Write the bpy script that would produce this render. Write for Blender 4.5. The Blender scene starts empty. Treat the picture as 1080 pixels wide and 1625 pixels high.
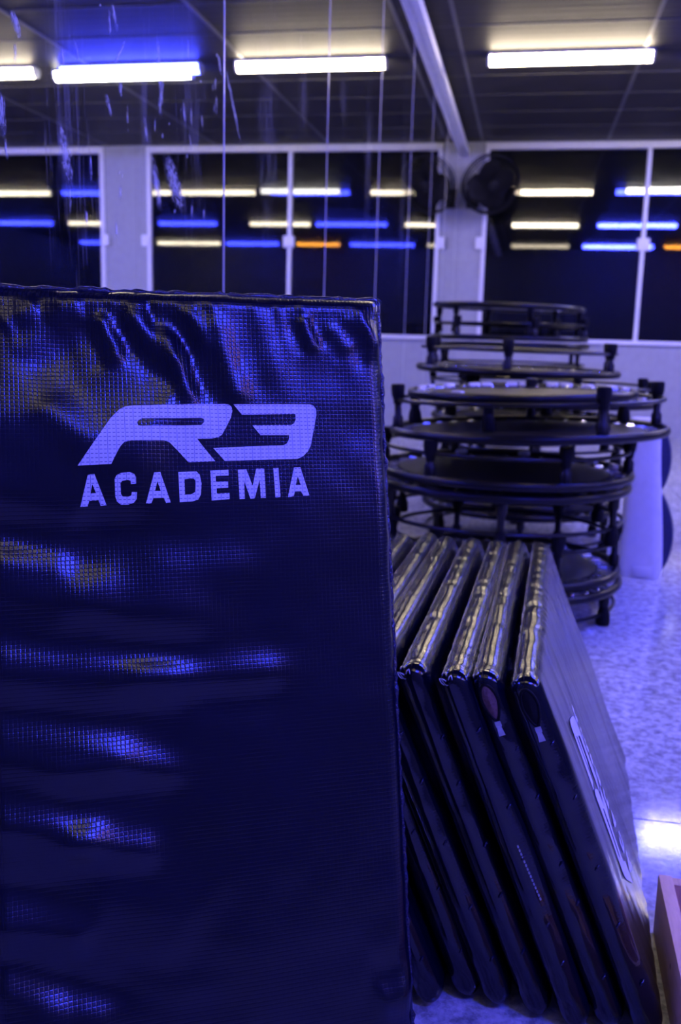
import bpy, bmesh, math, random
import numpy as np
from mathutils import Matrix, Vector

random.seed(7)
SC = bpy.context.scene
COL = SC.collection
PI = math.pi

# ------------------------------------------------------------------ camera
EYE = 1.024
YAW, PITCH, ROLL, FPX = 0.1867, 0.1843, 0.0259, 1509.25
fw = Vector((-math.sin(YAW) * math.cos(PITCH), math.cos(YAW) * math.cos(PITCH), -math.sin(PITCH)))
rt = Vector((math.cos(YAW), math.sin(YAW), 0))
up = rt.cross(fw)
rt, up = rt * math.cos(ROLL) + up * math.sin(ROLL), up * math.cos(ROLL) - rt * math.sin(ROLL)
cam_data = bpy.data.cameras.new('camera')
cam = bpy.data.objects.new('camera', cam_data)
COL.objects.link(cam)
cam.matrix_world = Matrix(((rt.x, up.x, -fw.x, 0), (rt.y, up.y, -fw.y, 0), (rt.z, up.z, -fw.z, EYE), (0, 0, 0, 1)))
cam_data.sensor_fit = 'VERTICAL'
cam_data.sensor_height = 36
cam_data.lens = FPX / 1625 * 36
cam_data.clip_start = 0.02
cam_data.dof.use_dof = True
cam_data.dof.focus_distance = 1.22
cam_data.dof.aperture_fstop = 5.0
SC.camera = cam

# ------------------------------------------------------------------ world (night outside) and exposure
world = bpy.data.worlds.new('night')
SC.world = world
world.use_nodes = True
world.node_tree.nodes['Background'].inputs[0].default_value = (0.012, 0.014, 0.03, 1)
world.node_tree.nodes['Background'].inputs[1].default_value = 0.12
SC.view_settings.view_transform = 'Standard'
SC.view_settings.look = 'None'
SC.view_settings.gamma = 1
SC.view_settings.use_curve_mapping = False
SC.view_settings.exposure = 0.68
SC.cycles.use_denoising = True
SC.cycles.max_bounces = 7
SC.cycles.diffuse_bounces = 3
SC.cycles.glossy_bounces = 5
SC.cycles.transparent_max_bounces = 8
SC.cycles.sample_clamp_indirect = 6
SC.cycles.caustics_reflective = True
SC.cycles.blur_glossy = 0.3

# strength of the tube lamps (radiance of the diffusers)
WARM = (1.0, 0.83, 0.60)
WHITE = (1.0, 0.93, 0.85)
BLUE = (0.040, 0.052, 1.0)
ORANGE = (1.0, 0.36, 0.04)
POWER = {'warm': 34.0, 'white': 34.0, 'blue': 205.0, 'orange': 14.0, 'warm_dim': 5.5, 'blue_dim': 85.0}

# ------------------------------------------------------------------ room measures (metres)
XM = -0.798      # mirror plane
XR = 9.6         # right wall
YB = 10.93       # window wall
YR = -1.75       # rear wall
ZC = 3.115       # ceiling
SILL, WTOP = 1.027, 3.068


# ------------------------------------------------------------------ helpers
def tag(o, label=None, cat=None, group=None, kind=None):
    if label: o['label'] = label
    if cat: o['category'] = cat
    if group: o['group'] = group
    if kind: o['kind'] = kind
    return o


def empty(name, loc=(0, 0, 0), rot=(0, 0, 0)):
    o = bpy.data.objects.new(name, None)
    COL.objects.link(o)
    o.location = loc
    o.rotation_euler = rot
    o.empty_display_size = 0.05
    return o


def link(name, me, mat=None, parent=None, smooth=False):
    o = bpy.data.objects.new(name, me)
    COL.objects.link(o)
    if mat and not me.materials:
        me.materials.append(mat)
    if parent: o.parent = parent
    if smooth:
        me.polygons.foreach_set('use_smooth', [True] * len(me.polygons))
    return o


def from_bm(name, bm, mat=None, parent=None, smooth=False, angle=None):
    me = bpy.data.meshes.new(name)
    bm.normal_update()
    bm.to_mesh(me)
    bm.free()
    o = link(name, me, mat, parent, smooth or angle is not None)
    if angle is not None:
        me.set_sharp_from_angle(angle=math.radians(angle))
    return o


def add_box(bm, x0, x1, y0, y1, z0, z1, bevel=0):
    r = bmesh.ops.create_cube(bm, size=1)
    vs = r['verts']
    bmesh.ops.scale(bm, vec=(x1 - x0, y1 - y0, z1 - z0), verts=vs)
    bmesh.ops.translate(bm, vec=((x0 + x1) / 2, (y0 + y1) / 2, (z0 + z1) / 2), verts=vs)
    if bevel:
        es = list({e for v in vs for e in v.link_edges})
        bmesh.ops.bevel(bm, geom=es, offset=bevel, segments=2, affect='EDGES', profile=0.6)


def box(name, b, mat, parent=None, bevel=0):
    bm = bmesh.new()
    add_box(bm, *b, bevel=bevel)
    return from_bm(name, bm, mat, parent, angle=40 if bevel else None)


def add_tube(bm, pts, rad, n=10, closed=False, cap=True):
    """tube along a polyline, rad a number or one per point"""
    pts = [Vector(p) for p in pts]
    m = len(pts)
    rads = rad if hasattr(rad, '__len__') else [rad] * m
    rings = []
    ref = None
    for i, p in enumerate(pts):
        a = pts[(i - 1) % m] if (closed or i > 0) else p
        b = pts[(i + 1) % m] if (closed or i < m - 1) else p
        t = (b - a).normalized()
        if ref is None:
            ref = Vector((0, 0, 1)) if abs(t.z) < 0.9 else Vector((1, 0, 0))
        s = t.cross(ref)
        if s.length < 1e-6:
            s = t.orthogonal()
        s.normalize()
        ref2 = s.cross(t).normalized()
        ref = ref2
        rings.append([bm.verts.new(p + (s * math.cos(2 * PI * k / n) + ref2 * math.sin(2 * PI * k / n)) * rads[i]) for k in range(n)])
    for i in range(m if closed else m - 1):
        r0, r1 = rings[i], rings[(i + 1) % m]
        for k in range(n):
            bm.faces.new((r0[k], r0[(k + 1) % n], r1[(k + 1) % n], r1[k]))
    if cap and not closed:
        bm.faces.new(rings[0][::-1])
        bm.faces.new(rings[-1])
    bmesh.ops.recalc_face_normals(bm, faces=bm.faces[:])


def add_lathe(bm, prof, n=24, cap=True):
    rings = [[bm.verts.new((r * math.cos(2 * PI * k / n), r * math.sin(2 * PI * k / n), z)) for k in range(n)] for r, z in prof]
    for a, b in zip(rings, rings[1:]):
        for k in range(n):
            bm.faces.new((a[k], a[(k + 1) % n], b[(k + 1) % n], b[k]))
    if cap:
        bm.faces.new(rings[0][::-1])
        bm.faces.new(rings[-1])
    bmesh.ops.recalc_face_normals(bm, faces=bm.faces[:])


def add_torus(bm, R, r, z=0, n=48, m=10, sz=1.0):
    rings = []
    for i in range(n):
        a = 2 * PI * i / n
        rings.append([bm.verts.new(((R + r * math.cos(2 * PI * k / m)) * math.cos(a), (R + r * math.cos(2 * PI * k / m)) * math.sin(a), z + sz * r * math.sin(2 * PI * k / m))) for k in range(m)])
    for i in range(n):
        a, b = rings[i], rings[(i + 1) % n]
        for k in range(m):
            bm.faces.new((a[k], b[k], b[(k + 1) % m], a[(k + 1) % m]))


# ------------------------------------------------------------------ materials
class NT:
    def __init__(self, name):
        self.m = bpy.data.materials.new(name)
        self.m.use_nodes = True
        self.t = self.m.node_tree
        self.b = self.t.nodes['Principled BSDF']
        self.out = self.t.nodes['Material Output']

    def n(self, typ, **kw):
        x = self.t.nodes.new(typ)
        for k, v in kw.items():
            if k.startswith('in_'):
                x.inputs[int(k[3:])].default_value = v
            else:
                setattr(x, k, v)
        return x

    def l(self, a, b): self.t.links.new(a, b)

    def math(self, op, a, b=None, c=None):
        x = self.n('ShaderNodeMath', operation=op)
        for i, v in enumerate((a, b, c)):
            if v is None: continue
            if isinstance(v, (int, float)): x.inputs[i].default_value = v
            else: self.l(v, x.inputs[i])
        return x.outputs[0]

    def coords(self, kind='Object', scale=(1, 1, 1)):
        tc = self.n('ShaderNodeTexCoord')
        mp = self.n('ShaderNodeMapping')
        mp.inputs['Scale'].default_value = scale
        self.l(tc.outputs[kind], mp.inputs[0])
        return mp.outputs[0]

    def noise(self, co, scale=5, detail=3, rough=0.5, dist=0):
        x = self.n('ShaderNodeTexNoise')
        x.inputs['Scale'].default_value = scale
        x.inputs['Detail'].default_value = detail
        x.inputs['Roughness'].default_value = rough
        x.inputs['Distortion'].default_value = dist
        self.l(co, x.inputs['Vector'])
        return x.outputs['Fac']

    def ramp(self, fac, stops):
        x = self.n('ShaderNodeValToRGB')
        e = x.color_ramp.elements
        while len(e) < len(stops): e.new(0.5)
        for k, (p, c) in enumerate(stops):
            e[k].position = p
            e[k].color = c if len(c) == 4 else (*c, 1)
        self.l(fac, x.inputs[0])
        return x.outputs[0]

    def bump(self, h, strength=0.3, dist=0.01):
        x = self.n('ShaderNodeBump')
        x.inputs['Strength'].default_value = strength
        x.inputs['Distance'].default_value = dist
        self.l(h, x.inputs['Height'])
        self.l(x.outputs[0], self.b.inputs['Normal'])
        return x

    def set(self, col=None, rough=None, metal=None, spec=None, **kw):
        if col is not None: self.b.inputs['Base Color'].default_value = (*col, 1)
        if rough is not None: self.b.inputs['Roughness'].default_value = rough
        if metal is not None: self.b.inputs['Metallic'].default_value = metal
        if spec is not None: self.b.inputs['Specular IOR Level'].default_value = spec
        for k, v in kw.items(): self.b.inputs[k].default_value = v
        return self


def plain(name, col, rough=0.5, metal=0.0, spec=0.5, nscale=30, var=0.15, bump=0.08):
    t = NT(name).set(col, rough, metal, spec)
    co = t.coords()
    f = t.noise(co, nscale, 4)
    lo = tuple(c * (1 - var) for c in col)
    hi = tuple(min(1, c * (1 + var)) for c in col)
    t.l(t.ramp(f, [(0.3, lo), (0.7, hi)]), t.b.inputs['Base Color'])
    if bump: t.bump(f, bump, 0.004)
    return t.m


M = {}
M['wall'] = plain('wall_paint', (0.34, 0.35, 0.37), 0.7, nscale=14, var=0.06, bump=0.1)
M['wall_rear'] = plain('rear_wall_paint', (0.075, 0.075, 0.08), 0.7, nscale=10, var=0.08, bump=0.1)
M['frame'] = plain('white_painted_frame', (0.78, 0.79, 0.82), 0.4, nscale=40, var=0.05, bump=0.03)
M['trim'] = plain('white_trim', (0.86, 0.86, 0.88), 0.45, nscale=30, var=0.08, bump=0.05)
M['housing'] = plain('lamp_housing', (0.6, 0.6, 0.6), 0.4, var=0.04, bump=0)
M['black_steel'] = plain('black_powder_coat', (0.003, 0.003, 0.005), 0.33, spec=0.28, nscale=80, var=0.3, bump=0.08)
M['rubber'] = plain('black_rubber', (0.005, 0.005, 0.006), 0.6, spec=0.15, nscale=120, var=0.3, bump=0.1)
M['chrome'] = plain('zinc_plated_steel', (0.75, 0.75, 0.78), 0.25, metal=1.0, nscale=60, var=0.1, bump=0.03)
M['fan_black'] = plain('fan_black_plastic', (0.005, 0.005, 0.006), 0.55, spec=0.2, var=0.2, bump=0.03)
M['seam'] = plain('mirror_edge_glint', (0.62, 0.62, 0.66), 0.25, var=0.05, bump=0)  # pale colour stands in for the glint of bevelled panel edges
M['foam'] = plain('pink_foam', (0.16, 0.08, 0.065), 0.9, nscale=200, var=0.3, bump=0.4)
M['pull'] = plain('zipper_pull_metal', (0.55, 0.55, 0.6), 0.35, metal=0.7, nscale=100, var=0.1, bump=0.03)
M['strap'] = plain('navy_strap', (0.012, 0.016, 0.075), 0.6, nscale=90, var=0.25, bump=0.2)
M['tile_rail'] = plain('ceiling_cross_rail_paint', (0.07, 0.07, 0.07), 0.5, var=0.06, bump=0.02)
M['tile_grid'] = plain('ceiling_rail_paint', (0.13, 0.13, 0.13), 0.5, var=0.06, bump=0.02)

# ceiling board: grey lining with faint ribs
t = NT('ceiling_board').set((0.2, 0.195, 0.19), 0.55, 0, 0.15)
co = t.coords()
sep = t.n('ShaderNodeSeparateXYZ'); t.l(co, sep.inputs[0])
rib = t.math('SINE', t.math('MULTIPLY', sep.outputs[1], 2 * PI / 0.105))
f = t.noise(co, 3, 4)
t.l(t.ramp(f, [(0.3, (0.036, 0.035, 0.034)), (0.7, (0.05, 0.048, 0.046))]), t.b.inputs['Base Color'])
t.bump(rib, 0.08, 0.004)
M['ceiling'] = t.m

# polished speckled terrazzo
def terrazzo(name):
    t = NT(name).set((0.5, 0.5, 0.5), 0.25, 0, 0.5)
    tc = t.n('ShaderNodeTexCoord')
    geo = t.n('ShaderNodeNewGeometry')
    co = geo.outputs['Position']
    v = t.n('ShaderNodeTexVoronoi'); v.inputs['Scale'].default_value = 70
    t.l(co, v.inputs['Vector'])
    sp = t.ramp(v.outputs['Color'], [(0.15, (0.17, 0.17, 0.18)), (0.4, (0.42, 0.42, 0.42)), (0.75, (0.62, 0.62, 0.61))])
    f1 = t.noise(co, 34, 5, 0.7)
    f2 = t.noise(co, 3.5, 4, 0.6)
    mot = t.ramp(f1, [(0.38, (0.36, 0.36, 0.37)), (0.5, (0.64, 0.64, 0.65)), (0.6, (0.84, 0.84, 0.83))])
    mix = t.n('ShaderNodeMix', data_type='RGBA', blend_type='MULTIPLY'); mix.inputs[0].default_value = 0.45
    t.l(mot, mix.inputs[6]); t.l(sp, mix.inputs[7])
    mix2 = t.n('ShaderNodeMix', data_type='RGBA', blend_type='MULTIPLY'); mix2.inputs[0].default_value = 0.5
    t.l(mix.outputs[2], mix2.inputs[6])
    t.l(t.ramp(f2, [(0.35, (0.6, 0.6, 0.62)), (0.65, (1, 1, 1))]), mix2.inputs[7])
    t.l(mix2.outputs[2], t.b.inputs['Base Color'])
    t.l(t.ramp(f1, [(0.3, (0.11,) * 3), (0.7, (0.05,) * 3)]), t.b.inputs['Roughness'])
    t.bump(f1, 0.05, 0.003)
    return t.m
M['terrazzo'] = terrazzo('polished_terrazzo')
M['joint'] = plain('floor_joint', (0.08, 0.08, 0.085), 0.8, var=0.1)

# silvered mirror
t = NT('mirror_glass').set((0.80, 0.82, 0.84), 0.012, 1.0)
M['mirror'] = t.m

# dried wipe marks and fingerprints on the mirror
def smudge_mat(name, sx, sy, thr, dens):
    t = NT(name).set((0.7, 0.72, 0.76), 0.8, 0, 0.2)
    tc = t.n('ShaderNodeTexCoord')
    mp = t.n('ShaderNodeMapping'); mp.inputs['Scale'].default_value = (sx, sy, 1)
    t.l(tc.outputs['Object'], mp.inputs[0])
    oi = t.n('ShaderNodeObjectInfo')
    add = t.n('ShaderNodeVectorMath', operation='ADD')
    t.l(mp.outputs[0], add.inputs[0])
    sc = t.n('ShaderNodeVectorMath', operation='SCALE'); sc.inputs[0].default_value = (31, 17, 53)
    t.l(oi.outputs['Random'], sc.inputs['Scale'])
    t.l(sc.outputs[0], add.inputs[1])
    f = t.noise(add.outputs[0], 1, 5, 0.65)
    uv = t.n('ShaderNodeSeparateXYZ'); t.l(tc.outputs['UV'], uv.inputs[0])
    du = t.math('ABSOLUTE', t.math('SUBTRACT', uv.outputs[0], 0.5))
    dv = t.math('ABSOLUTE', t.math('SUBTRACT', uv.outputs[1], 0.5))
    r = t.math('SQRT', t.math('ADD', t.math('MULTIPLY', du, du), t.math('MULTIPLY', dv, dv)))
    edge = t.math('SUBTRACT', 1.0, t.math('MULTIPLY', r, 2.0))
    a = t.math('ADD', f, t.math('MULTIPLY', edge, 0.2))
    al = t.n('ShaderNodeMapRange'); al.inputs[1].default_value = thr; al.inputs[2].default_value = thr + 0.12
    al.inputs[3].default_value = 0; al.inputs[4].default_value = dens
    t.l(a, al.inputs[0])
    e2 = t.n('ShaderNodeMapRange'); e2.inputs[1].default_value = 0.0; e2.inputs[2].default_value = 0.25
    t.l(edge, e2.inputs[0])
    t.l(t.math('MULTIPLY', al.outputs[0], e2.outputs[0]), t.b.inputs['Alpha'])
    return t.m
M['smudge'] = smudge_mat('wipe_mark', 420, 55, 0.56, 0.5)
M['streak'] = smudge_mat('dry_streak', 120, 6, 0.62, 0.07)

# night window pane: thin clear glass, reflects the lit room, lets the dark night show
t = NT('window_glass')
tr = t.n('ShaderNodeBsdfTransparent'); tr.inputs[0].default_value = (0.55, 0.57, 0.6, 1)
gl = t.n('ShaderNodeBsdfGlossy'); gl.inputs['Roughness'].default_value = 0.02
fr = t.n('ShaderNodeFresnel'); fr.inputs[0].default_value = 1.62
mx = t.n('ShaderNodeMixShader')
dbl = t.math('MULTIPLY', fr.outputs[0], 1.5)
t.l(dbl, mx.inputs[0]); t.l(tr.outputs[0], mx.inputs[1]); t.l(gl.outputs[0], mx.inputs[2])
t.l(mx.outputs[0], t.out.inputs[0])
M['glass'] = t.m

# reinforced vinyl tarpaulin: navy, glossy, with a woven grid pressed into it
def vinyl(name, col, rough, grid=1.0, crinkle=0.4, cscale=70, white=False, spec=0.5, bdist=0.0006, gather=0.0):
    t = NT(name).set(col, rough, 0, spec)
    tc = t.n('ShaderNodeTexCoord')
    co = tc.outputs['Object']
    sep = t.n('ShaderNodeSeparateXYZ'); t.l(co, sep.inputs[0])
    PU, PV = 0.0112, 0.0054
    su = t.math('ABSOLUTE', t.math('SINE', t.math('MULTIPLY', sep.outputs[0], PI / PU * 2)))
    sv = t.math('ABSOLUTE', t.math('SINE', t.math('MULTIPLY', sep.outputs[1], PI / PV)))
    h = t.math('SUBTRACT', 0.0, t.math('ADD', t.math('MULTIPLY', t.math('POWER', t.math('SUBTRACT', 1.0, su), 3.0), 1.3), t.math('MULTIPLY', t.math('POWER', t.math('SUBTRACT', 1.0, sv), 2.5), 0.75)))
    nz = t.noise(co, cscale, 4, 0.6, 0.6)
    hh = t.math('ADD', t.math('MULTIPLY', h, grid), t.math('MULTIPLY', nz, crinkle * 4))
    if gather:
        mp = t.n('ShaderNodeMapping'); mp.inputs['Scale'].default_value = (170, 9, 9)
        t.l(co, mp.inputs[0])
        hh = t.math('ADD', hh, t.math('MULTIPLY', t.noise(mp.outputs[0], 1, 4, 0.65, 0.5), gather))
    if white:
        f = t.noise(co, 400, 2)
        lu = t.math('LESS_THAN', t.math('ABSOLUTE', t.math('SINE', t.math('MULTIPLY', sep.outputs[0], PI / PU))), 0.12)
        brk = t.math('GREATER_THAN', t.math('ADD', t.math('ABSOLUTE', t.math('SINE', t.math('MULTIPLY', sep.outputs[0], PI / PU * 2))), t.math('MULTIPLY', f, 0.4)), 0.78)
        lv = t.math('MULTIPLY', t.math('LESS_THAN', sv, 0.3), brk)
        g = t.math('MAXIMUM', t.math('MULTIPLY', lu, 0.55), t.math('MULTIPLY', lv, 0.75))
        mix = t.n('ShaderNodeMix', data_type='RGBA')
        mix.inputs[6].default_value = (*col, 1); mix.inputs[7].default_value = (0.02, 0.024, 0.11, 1)
        t.l(g, mix.inputs[0]); t.l(mix.outputs[2], t.b.inputs['Base Color'])
    else:
        f = t.noise(co, 9, 3)
        lo = tuple(c * 0.8 for c in col); hi = tuple(c * 1.2 for c in col)
        t.l(t.ramp(f, [(0.3, lo), (0.7, hi)]), t.b.inputs['Base Color'])
    t.bump(hh, 0.55, bdist)
    return t.m
NAVY = (0.001, 0.002, 0.012)
M['tarp'] = vinyl('navy_woven_tarpaulin', NAVY, 0.23, 1.0, 0.15, 60, spec=0.6, bdist=0.00022)
M['print'] = vinyl('white_screen_print', (0.84, 0.84, 0.86), 0.45, 0.5, 0.1, 60, white=True)
M['cover'] = vinyl('navy_vinyl_mat_cover', (0.001, 0.002, 0.008), 0.10, 0.04, 0.05, 110, spec=0.75, bdist=0.0012, gather=0.65)
M['print_thin'] = plain('white_screen_print_plain', (0.72, 0.72, 0.78), 0.4, var=0.05, bump=0.03)
M['piping'] = plain('navy_piping', (0.006, 0.008, 0.04), 0.16, spec=0.8, nscale=220, var=0.2, bump=0.5)
M['white_vinyl'] = plain('off_white_vinyl', (0.66, 0.66, 0.68), 0.45, nscale=20, var=0.06, bump=0.08)

# bed of the mini trampolines
t = NT('woven_trampoline_bed').set((0.016, 0.014, 0.012), 0.32, 0, 0.6)
co = t.coords()
sep = t.n('ShaderNodeSeparateXYZ'); t.l(co, sep.inputs[0])
wv = t.math('ADD', t.math('SINE', t.math('MULTIPLY', sep.outputs[0], 900)), t.math('SINE', t.math('MULTIPLY', sep.outputs[1], 900)))
t.bump(wv, 0.15, 0.001)
M['bed'] = t.m

# pine boards
t = NT('pine_board').set((0.5, 0.3, 0.18), 0.6)
co = t.coords(scale=(14, 1.2, 14))
g = t.noise(co, 5, 5, 0.6, 1.2)
co2 = t.coords()
kn = t.n('ShaderNodeTexVoronoi'); kn.inputs['Scale'].default_value = 13.0
t.l(co2, kn.inputs['Vector'])
knot = t.math('LESS_THAN', kn.outputs['Distance'], 0.10)
c1 = t.ramp(g, [(0.3, (0.52, 0.30, 0.19)), (0.5, (0.66, 0.42, 0.28)), (0.7, (0.58, 0.35, 0.22))])
mix = t.n('ShaderNodeMix', data_type='RGBA'); mix.inputs[7].default_value = (0.10, 0.045, 0.025, 1)
t.l(knot, mix.inputs[0]); t.l(c1, mix.inputs[6]); t.l(mix.outputs[2], t.b.inputs['Base Color'])
t.bump(g, 0.15, 0.003)
M['pine'] = t.m


def emit(name, col, strength):
    t = NT(name)
    e = t.n('ShaderNodeEmission')
    e.inputs[0].default_value = (*col, 1)
    e.inputs[1].default_value = strength
    t.l(e.outputs[0], t.out.inputs[0])
    return t.m
M['lit_warm'] = emit('lit_warm_white', WARM, POWER['warm'])
M['lit_warm_dim'] = emit('lit_warm_white_lowered', WARM, POWER['warm_dim'])  # output lowered to keep warm highlights off the upright mat
M['lit_blue_dim'] = emit('lit_blue_lowered', BLUE, POWER['blue_dim'])  # output lowered to keep the ceiling around it darker
M['lit_white'] = emit('lit_cool_white', WHITE, POWER['white'])
M['lit_blue'] = emit('lit_blue', BLUE, POWER['blue'])
M['lit_orange'] = emit('lit_orange', ORANGE, POWER['orange'])

# ================================================================== THE ROOM
def struct(o): return tag(o, kind='structure')

# floor: joints as the slab, one speckled panel per field
fl = struct(box('floor', (XM - 0.15, XR + 0.15, YR - 0.15, YB + 0.15, -0.12, -0.004), M['joint']))
PX, PY = 1.2, 1.2
tile_mesh = None
ys = [2.0155 + PY * k for k in range(-4, 9)]
xs = [-0.13 + PX * k for k in range(-1, 10)]
for i, x0 in enumerate(xs):
    for j, y0 in enumerate(ys):
        x1, y1 = x0 + PX, y0 + PY
        cx0, cx1, cy0, cy1 = max(x0, XM), min(x1, XR), max(y0, YR), min(y1, YB)
        if cx1 - cx0 < 0.05 or cy1 - cy0 < 0.05: continue
        full = (cx0, cx1, cy0, cy1) == (x0, x1, y0, y1)
        if full and tile_mesh:
            o = link('floor_tile', tile_mesh, parent=fl)
            o.location = (x0, y0, 0)
        else:
            bm = bmesh.new()
            add_box(bm, cx0 - x0 + 0.0015, cx1 - x0 - 0.0015, cy0 - y0 + 0.0015, cy1 - y0 - 0.0015, -0.006, 0.0, bevel=0.0008)
            o = from_bm('floor_tile', bm, M['terrazzo'], fl)
            o.location = (x0, y0, 0)
            if full: tile_mesh = o.data

# ceiling: slab, lining boards, rails between them
ce = struct(box('ceiling', (XM - 0.15, XR + 0.15, YR - 0.15, YB + 0.15, ZC + 0.012, ZC + 0.14), M['joint']))
CX, CY = 1.31, 0.636
cm = None
rx = [-0.605 + CX * k for k in range(-1, 9)]
ry = [7.0 + CY * k for k in range(-14, 7)]
for x0 in rx:
    for y0 in ry:
        cx0, cx1, cy0, cy1 = max(x0, XM), min(x0 + CX, XR), max(y0, YR), min(y0 + CY, YB)
        if cx1 - cx0 < 0.03 or cy1 - cy0 < 0.03: continue
        full = (cx0, cx1, cy0, cy1) == (x0, x0 + CX, y0, y0 + CY)
        if full and cm:
            o = link('ceiling_board', cm, parent=ce)
        else:
            bm = bmesh.new()
            add_box(bm, cx0 - x0 + 0.004, cx1 - x0 - 0.004, cy0 - y0 + 0.004, cy1 - y0 - 0.004, 0.0, 0.012, bevel=0.0015)
            o = from_bm('ceiling_board', bm, M['ceiling'], ce)
            if full: cm = o.data
        o.location = (x0, y0, ZC)
for x0 in rx:
    if x0 > XM: box('ceiling_rail', (x0 - 0.014, x0 + 0.014, YR, YB, ZC - 0.006, ZC + 0.004), M['tile_grid'], ce)
for y0 in ry:
    if YR < y0 < YB: box('ceiling_rail', (XM, XR, y0 - 0.006, y0 + 0.006, ZC - 0.003, ZC + 0.004), M['tile_rail'], ce)

# left wall with the mirror panels
wl = struct(box('wall_left', (XM - 0.15, XM - 0.008, YR - 0.15, YB + 0.15, 0, ZC), M['wall']))
my = [YR] + [-1.364 + 1.28 * k for k in range(0, 10)] + [YB]
for a, b in zip(my, my[1:]):
    if b - a < 0.05: continue
    box('mirror_panel', (XM - 0.006, XM, a + 0.001, b - 0.001, 0.12, 2.985), M['mirror'], wl)
for y in my[1:-1]:
    box('edge_glint_strip', (XM - 0.004, XM + 0.0012, y - 0.0028, y + 0.0028, 0.12, 2.985), M['seam'], wl)  # thin pale strips paint in the glint along the panel edges
# dried marks on the mirror: (y, z) of both ends, width
MARKS = [(1.764, 1.452, 1.785, 1.421, 0.02), (2.422, 1.702, 2.458, 1.66, 0.024), (2.489, 1.683, 2.619, 1.532, 0.022),
         (1.578, 1.359, 1.613, 1.272, 0.045), (2.025, 1.625, 2.04, 1.498, 0.022), (1.645, 1.512, 1.653, 1.483, 0.012),
         (1.829, 1.496, 1.833, 1.463, 0.02), (2.174, 1.535, 2.19, 1.484, 0.02), (2.295, 1.534, 2.313, 1.502, 0.015),
         (2.063, 1.393, 2.171, 1.302, 0.08), (1.391, 1.374, 1.393, 1.307, 0.03), (2.215, 1.469, 2.236, 1.438, 0.012),
         (1.983, 1.379, 2.034, 1.284, 0.05), (1.435, 1.497, 1.452, 1.462, 0.03), (1.861, 1.578, 1.8, 1.506, 0.012),
         (2.05, 1.56, 2.03, 1.47, 0.03), (1.80, 1.62, 1.82, 1.58, 0.02), (1.95, 1.45, 1.96, 1.40, 0.02)]
STREAKS = [(3.963, 2.178, 4.106, 1.8, 0.16), (3.326, 2.05, 3.362, 1.6, 0.22), (2.2, 1.9, 2.25, 1.2, 0.3), (1.6, 1.7, 1.62, 1.1, 0.3),
           (2.9, 2.0, 2.9, 1.2, 0.35), (1.95, 1.75, 1.95, 1.15, 0.12), (4.7, 2.3, 4.7, 1.4, 0.3), (6.0, 2.6, 6.0, 1.2, 0.4)]
def mark(name, y0, z0, y1, z1, w, m, dx):
    A, B = Vector((0, y0, z0)), Vector((0, y1, z1))
    d = (B - A)
    L = d.length * 1.25
    me = bpy.data.meshes.new(name)
    me.from_pydata([(-w / 2, -L / 2, 0), (w / 2, -L / 2, 0), (w / 2, L / 2, 0), (-w / 2, L / 2, 0)], [], [(0, 1, 2, 3)])
    uv = me.uv_layers.new()
    for li, c in zip(range(4), ((0, 0), (1, 0), (1, 1), (0, 1))): uv.data[li].uv = c
    o = link(name, me, m, wl)
    yv = d.normalized()
    zv = Vector((1, 0, 0))
    xv = yv.cross(zv)
    c = (A + B) / 2
    o.matrix_world = Matrix(((xv.x, yv.x, zv.x, XM + dx), (xv.y, yv.y, zv.y, c.y), (xv.z, yv.z, zv.z, c.z), (0, 0, 0, 1)))
for k, q in enumerate(STREAKS): mark('dry_streak', *q, M['streak'], 0.0006)
rg = random.Random(4)
for k in range(46):
    y_, z_, l_ = rg.uniform(1.35, 2.45), rg.uniform(1.22, 1.72), rg.choice((0.006, 0.01, 0.03, 0.05))
    MARKS.append((y_, z_, y_ + rg.uniform(-0.004, 0.004), z_ - l_, rg.uniform(0.005, 0.014)))
for k, q in enumerate(MARKS): mark('smudge', *q, M['smudge'], 0.0009)

struct(box('wall_right', (XR, XR + 0.15, YR - 0.15, YB + 0.15, 0, ZC), M['wall_rear']))
struct(box('wall_rear', (XM, XR, YR - 0.15, YR, 0, ZC), M['wall_rear']))
struct(box('trim_1', (XM, XM + 0.055, YR, YB, 2.955, 3.03), M['trim'], bevel=0.006))

# window wall: parapet, pillars, lintel
bays = [(-0.566, 2.854), (3.391, 6.811), (7.35, 9.45)]
bm = bmesh.new()
add_box(bm, XM, XR, YB, YB + 0.15, 0, SILL - 0.03)
add_box(bm, XM, XR, YB, YB + 0.15, WTOP + 0.03, ZC + 0.01)
edges = [XM] + [v for b in bays for v in b] + [XR]
for a, b in zip(edges[::2], edges[1::2]):
    add_box(bm, a, b, YB, YB + 0.15, SILL - 0.03, WTOP + 0.03)
wb = struct(from_bm('wall_back', bm, M['wall']))
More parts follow.
